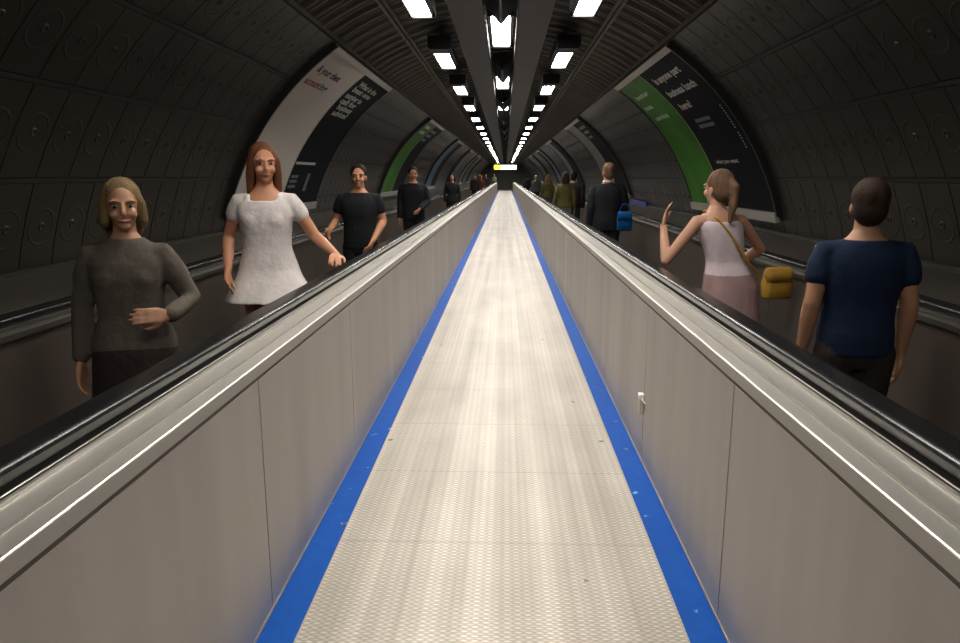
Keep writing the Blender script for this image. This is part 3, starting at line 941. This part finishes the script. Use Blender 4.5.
# --- left walkway, facing the camera
LXC, RXC = -1.535, 1.465
person('woman in a short white dress with auburn hair, on the left walkway near the camera', -1.50, 4.45, .12, 1.74, 'f', SK3, HA,
       ('dress', W1, .76, .10, 1), None, arms={1: ((.285, .04, 1.15), (.425, -.10, 1.045)), -1: ((-.245, .05, 1.14), (-.215, -.13, .965))},
       hand_dirs={1: (.05, -1, -.12)}, palm={1: (0, -.1, -1)}, curl=.45, voxel=.0065, hair='long', turn=.35, legs={1: [(.088, .01, .87), (.094, -.03, .485), (.10, .0, .09)]}, shoes=M['shoe_tan'])
person('blond woman in a taupe long-sleeved top and brown skirt, nearest person on the left walkway', -1.60, 2.95, .25, 1.53, 'f', SK2, HY,
       ('shirt', TP, .88), ('skirt', DB, .45, .05), arms={1: ((.27, .0, 1.14), (.205, -.20, 1.10))}, hand_dirs={1: (-.8, -.5, .1)}, palm={1: (0, 1, -.3)}, voxel=.0065, hair='bob', turn=.25)
def arm_bag(t, raw, fin, pc, k, L): pass
person('person in dark clothes with forearm held forward, behind the woman in the white dress', -1.47, 7.2, .0, 1.66, 'm', SK3, HB,
       ('tee', DK, .86), ('trousers', DK), arms={-1: ((-.25, .02, 1.13), (-.26, -.24, 1.06)), 1: ((.24, .03, 1.13), (.17, -.20, .95))}, voxel=.008, hair='short', turn=.15)
person('person in a dark top with face turned to the camera, beside the far green poster', -1.56, 12.2, .1, 1.70, 'm', SK3, HB,
       ('jacket', DK, .84), ('trousers', DK), arms={1: ((.24, -.02, 1.13), (.12, -.24, 1.02))}, voxel=.010, hair='short', turn=.1)
person('person in black standing far along the left walkway, third advert frame behind', -1.55, 21.0, 0, 1.62, 'f', SK2, HB, ('shirt', DK, .84), ('trousers', DK), voxel=.013, hair='bob', face=False)
far = [(-1.62, 38.5, 1.66, 'm', SK3, HB, ('jacket', DB, .84), 'short', 'person in a dark brown jacket, nearest of the distant left walkway cluster'),
       (-1.42, 42.5, 1.60, 'f', SK3, HA, ('shirt', RD, .84), 'bob', 'person with auburn hair and dull red top in the distant left walkway cluster'),
       (-1.66, 47.0, 1.68, 'm', SK3, HL, ('tee', DK, .84), 'short', 'person in a black t-shirt deep in the distant left walkway cluster'),
       (-1.45, 54.0, 1.70, 'm', SK3, HL, ('shirt', DB, .84), 'short', 'farthest person standing on the left walkway, in a brown shirt')]
for X_, Y_, h, sx, sk, hm, tp, hs, lab in far:
    person(lab, X_, Y_, random.uniform(-.2, .2), h, sx, sk, hm, tp, ('trousers', DK), voxel=.016, hair=hs, face=False)
# --- right walkway, backs to the camera
def woman_extras(t, raw, fin, pc, k, L):
    # scooped back neckline edge is part of the vest; a thin strap over the shoulder
    pc('bag_strap', fin(tube([(.09, -.11, 1.33), (.085, -.02, 1.435), (.05, .088, 1.38), (-.03, .112, 1.25), (-.11, .115, 1.08), (-.20, .08, .98)], .012, 8)), MU, .008, 2, lab='mustard strap')
person('woman in a pinkish white top raising one hand, leaning on the right handrail', 1.49, 4.72, PI+.20, 1.58, 'f', SK1, HL,
       ('vest', W2, .84), ('skirt', PK, .40, .07), arms={1: ((.455, -.08, 1.085), (.435, -.20, 1.32)), -1: ((-.25, -.06, 1.16), (-.16, -.24, 1.02))},
       hand_dirs={1: (-.12, .12, 1)}, palm={1: (-.8, .5, 0)}, curl=.35, voxel=.0065, hair='tail', turn=.35, lean=(.24, -.02), extras=woman_extras)
person('dark-haired person in a navy blue top, nearest person on the right walkway', 1.56, 3.15, PI-.1, 1.53, 'm', SK2, HD,
       ('tee', NV, .86), ('trousers', DB), voxel=.0075, hair='short', turn=-.2)
def collar(t, raw, fin, pc, k, L):
    v = ([], [])
    add(v, fin(tube([(.062*math.cos(a), .012+.058*math.sin(a), 1.462) for a in [2*PI*i/14 for i in range(15)]], .018, 8, False)))
    pc('collar', v, WC, .009, 2, lab='white shirt collar')
person('man in a dark suit jacket with white shirt collar, facing away on the right walkway', 1.42, 10.1, PI, 1.72, 'm', SK3, HL,
       ('jacket', DK, .80), ('trousers', DK), arms={-1: ((-.25, .0, 1.13), (-.24, -.10, .90))}, voxel=.009, hair='short', turn=.2, extras=collar, face=False)
person('woman in an olive shirt with dark bob, left of the pair on the right walkway', 1.31, 16.0, PI+.1, 1.64, 'f', SK2, HD, ('shirt', OL, .90), ('trousers', LV), voxel=.012, hair='bob', face=False)
person('person in a dark jacket, right one of the pair on the right walkway', 1.58, 16.9, PI-.1, 1.66, 'm', SK2, HB, ('jacket', DB, .84), ('trousers', GY), voxel=.012, hair='short', face=False)
person('blond person in an olive jacket farther along the right walkway', 1.50, 25.6, PI, 1.60, 'f', SK2, HY, ('jacket', OL, .84), ('trousers', GY), voxel=.014, hair='long', face=False)
person('white-haired person in grey far along the right walkway', 1.52, 36.0, PI, 1.60, 'm', SK1, HG, ('jacket', GY, .84), ('trousers', DK), voxel=.016, hair='short', face=False)
person('person in black, farthest on the right walkway', 1.50, 50.0, PI, 1.62, 'm', SK2, HB, ('jacket', DK, .84), ('trousers', DK), voxel=.016, hair='short', face=False)
# --- beyond the end of the centre walkway
person('person in a pale green top and black trousers standing beyond the far end', -1.25, 81.5, 0, 1.78, 'm', SK2, HG, ('shirt', PG, .98), ('trousers', DK), voxel=.016, hair='short', face=False)

# bags carried by two of the people
def bag(name, label, loc, rz, size, m, cat='bag', handle=True):
    t = thing(name, label, cat, loc, rz)
    a, b, c = size
    v = sections([(0, 0, -c*.5, a*.46, b*.40), (0, 0, -c*.42, a*.5, b*.5), (0, 0, 0, a*.52, b*.56), (0, 0, c*.38, a*.46, b*.40), (0, 0, c*.5, a*.42, b*.18)], 28, 4)
    part('pouch', v, m, t, True)
    part('flap', sections([(0, -b*.10, c*.06, a*.50, b*.50), (0, -b*.06, c*.40, a*.475, b*.44), (0, 0, c*.515, a*.43, b*.20)], 28, 4), m, t, True)
    if handle:
        part('handle', tube([(-a*.34, 0, c*.46), (-a*.30, 0, c*.46+.06), (-.03, 0, c*.46+.11), (.03, 0, c*.46+.11), (a*.30, 0, c*.46+.06), (a*.34, 0, c*.46)], .010, 8), m, t, True)
    return t
bag('handbag', 'bright blue bag held at the side of the man in the dark suit', (1.63, 9.86, .95), 0, (.20, .11, .26), BLU)
bag('shoulder_bag', 'mustard shoulder bag at the hip of the woman in the pinkish white top', (1.775, 4.66, .87), .3, (.20, .09, .20), MU, handle=False)


# ------------------------------------------------------------------ camera
f_px = 711.0
cam = bpy.data.cameras.new('camera'); co = bpy.data.objects.new('camera', cam); COL.objects.link(co)
cam.sensor_fit = 'HORIZONTAL'; cam.sensor_width = 36.0; cam.lens = 36.0*f_px/960.0
cam.clip_start = .02; cam.clip_end = 300
u0, v0 = 505.5-480.0, 321.5-176.5
a = Vector((u0, v0, f_px)).normalized()
z = Vector((0, a.z, -a.y)).normalized()
x = Vector((a.y*z.z-a.z*z.y, a.z*z.x-a.x*z.z, a.x*z.y-a.y*z.x))*-1
# rows: world axes in camera coords (right, up, forward)
R = Matrix(((x.x, x.y, -x.z), (a.x, a.y, -a.z), (z.x, z.y, -z.z)))
co.matrix_world = Matrix.Translation((0, 0, HC)) @ R.to_4x4()
SC.camera = co

wd = bpy.data.worlds.new('world'); SC.world = wd; wd.use_nodes = True
wd.node_tree.nodes['Background'].inputs[0].default_value = (0, 0, 0, 1)
vs = SC.view_settings
vs.view_transform = 'Standard'; vs.look = 'None'; vs.exposure = 0; vs.gamma = 1; vs.use_curve_mapping = False
SC.render.film_transparent = False
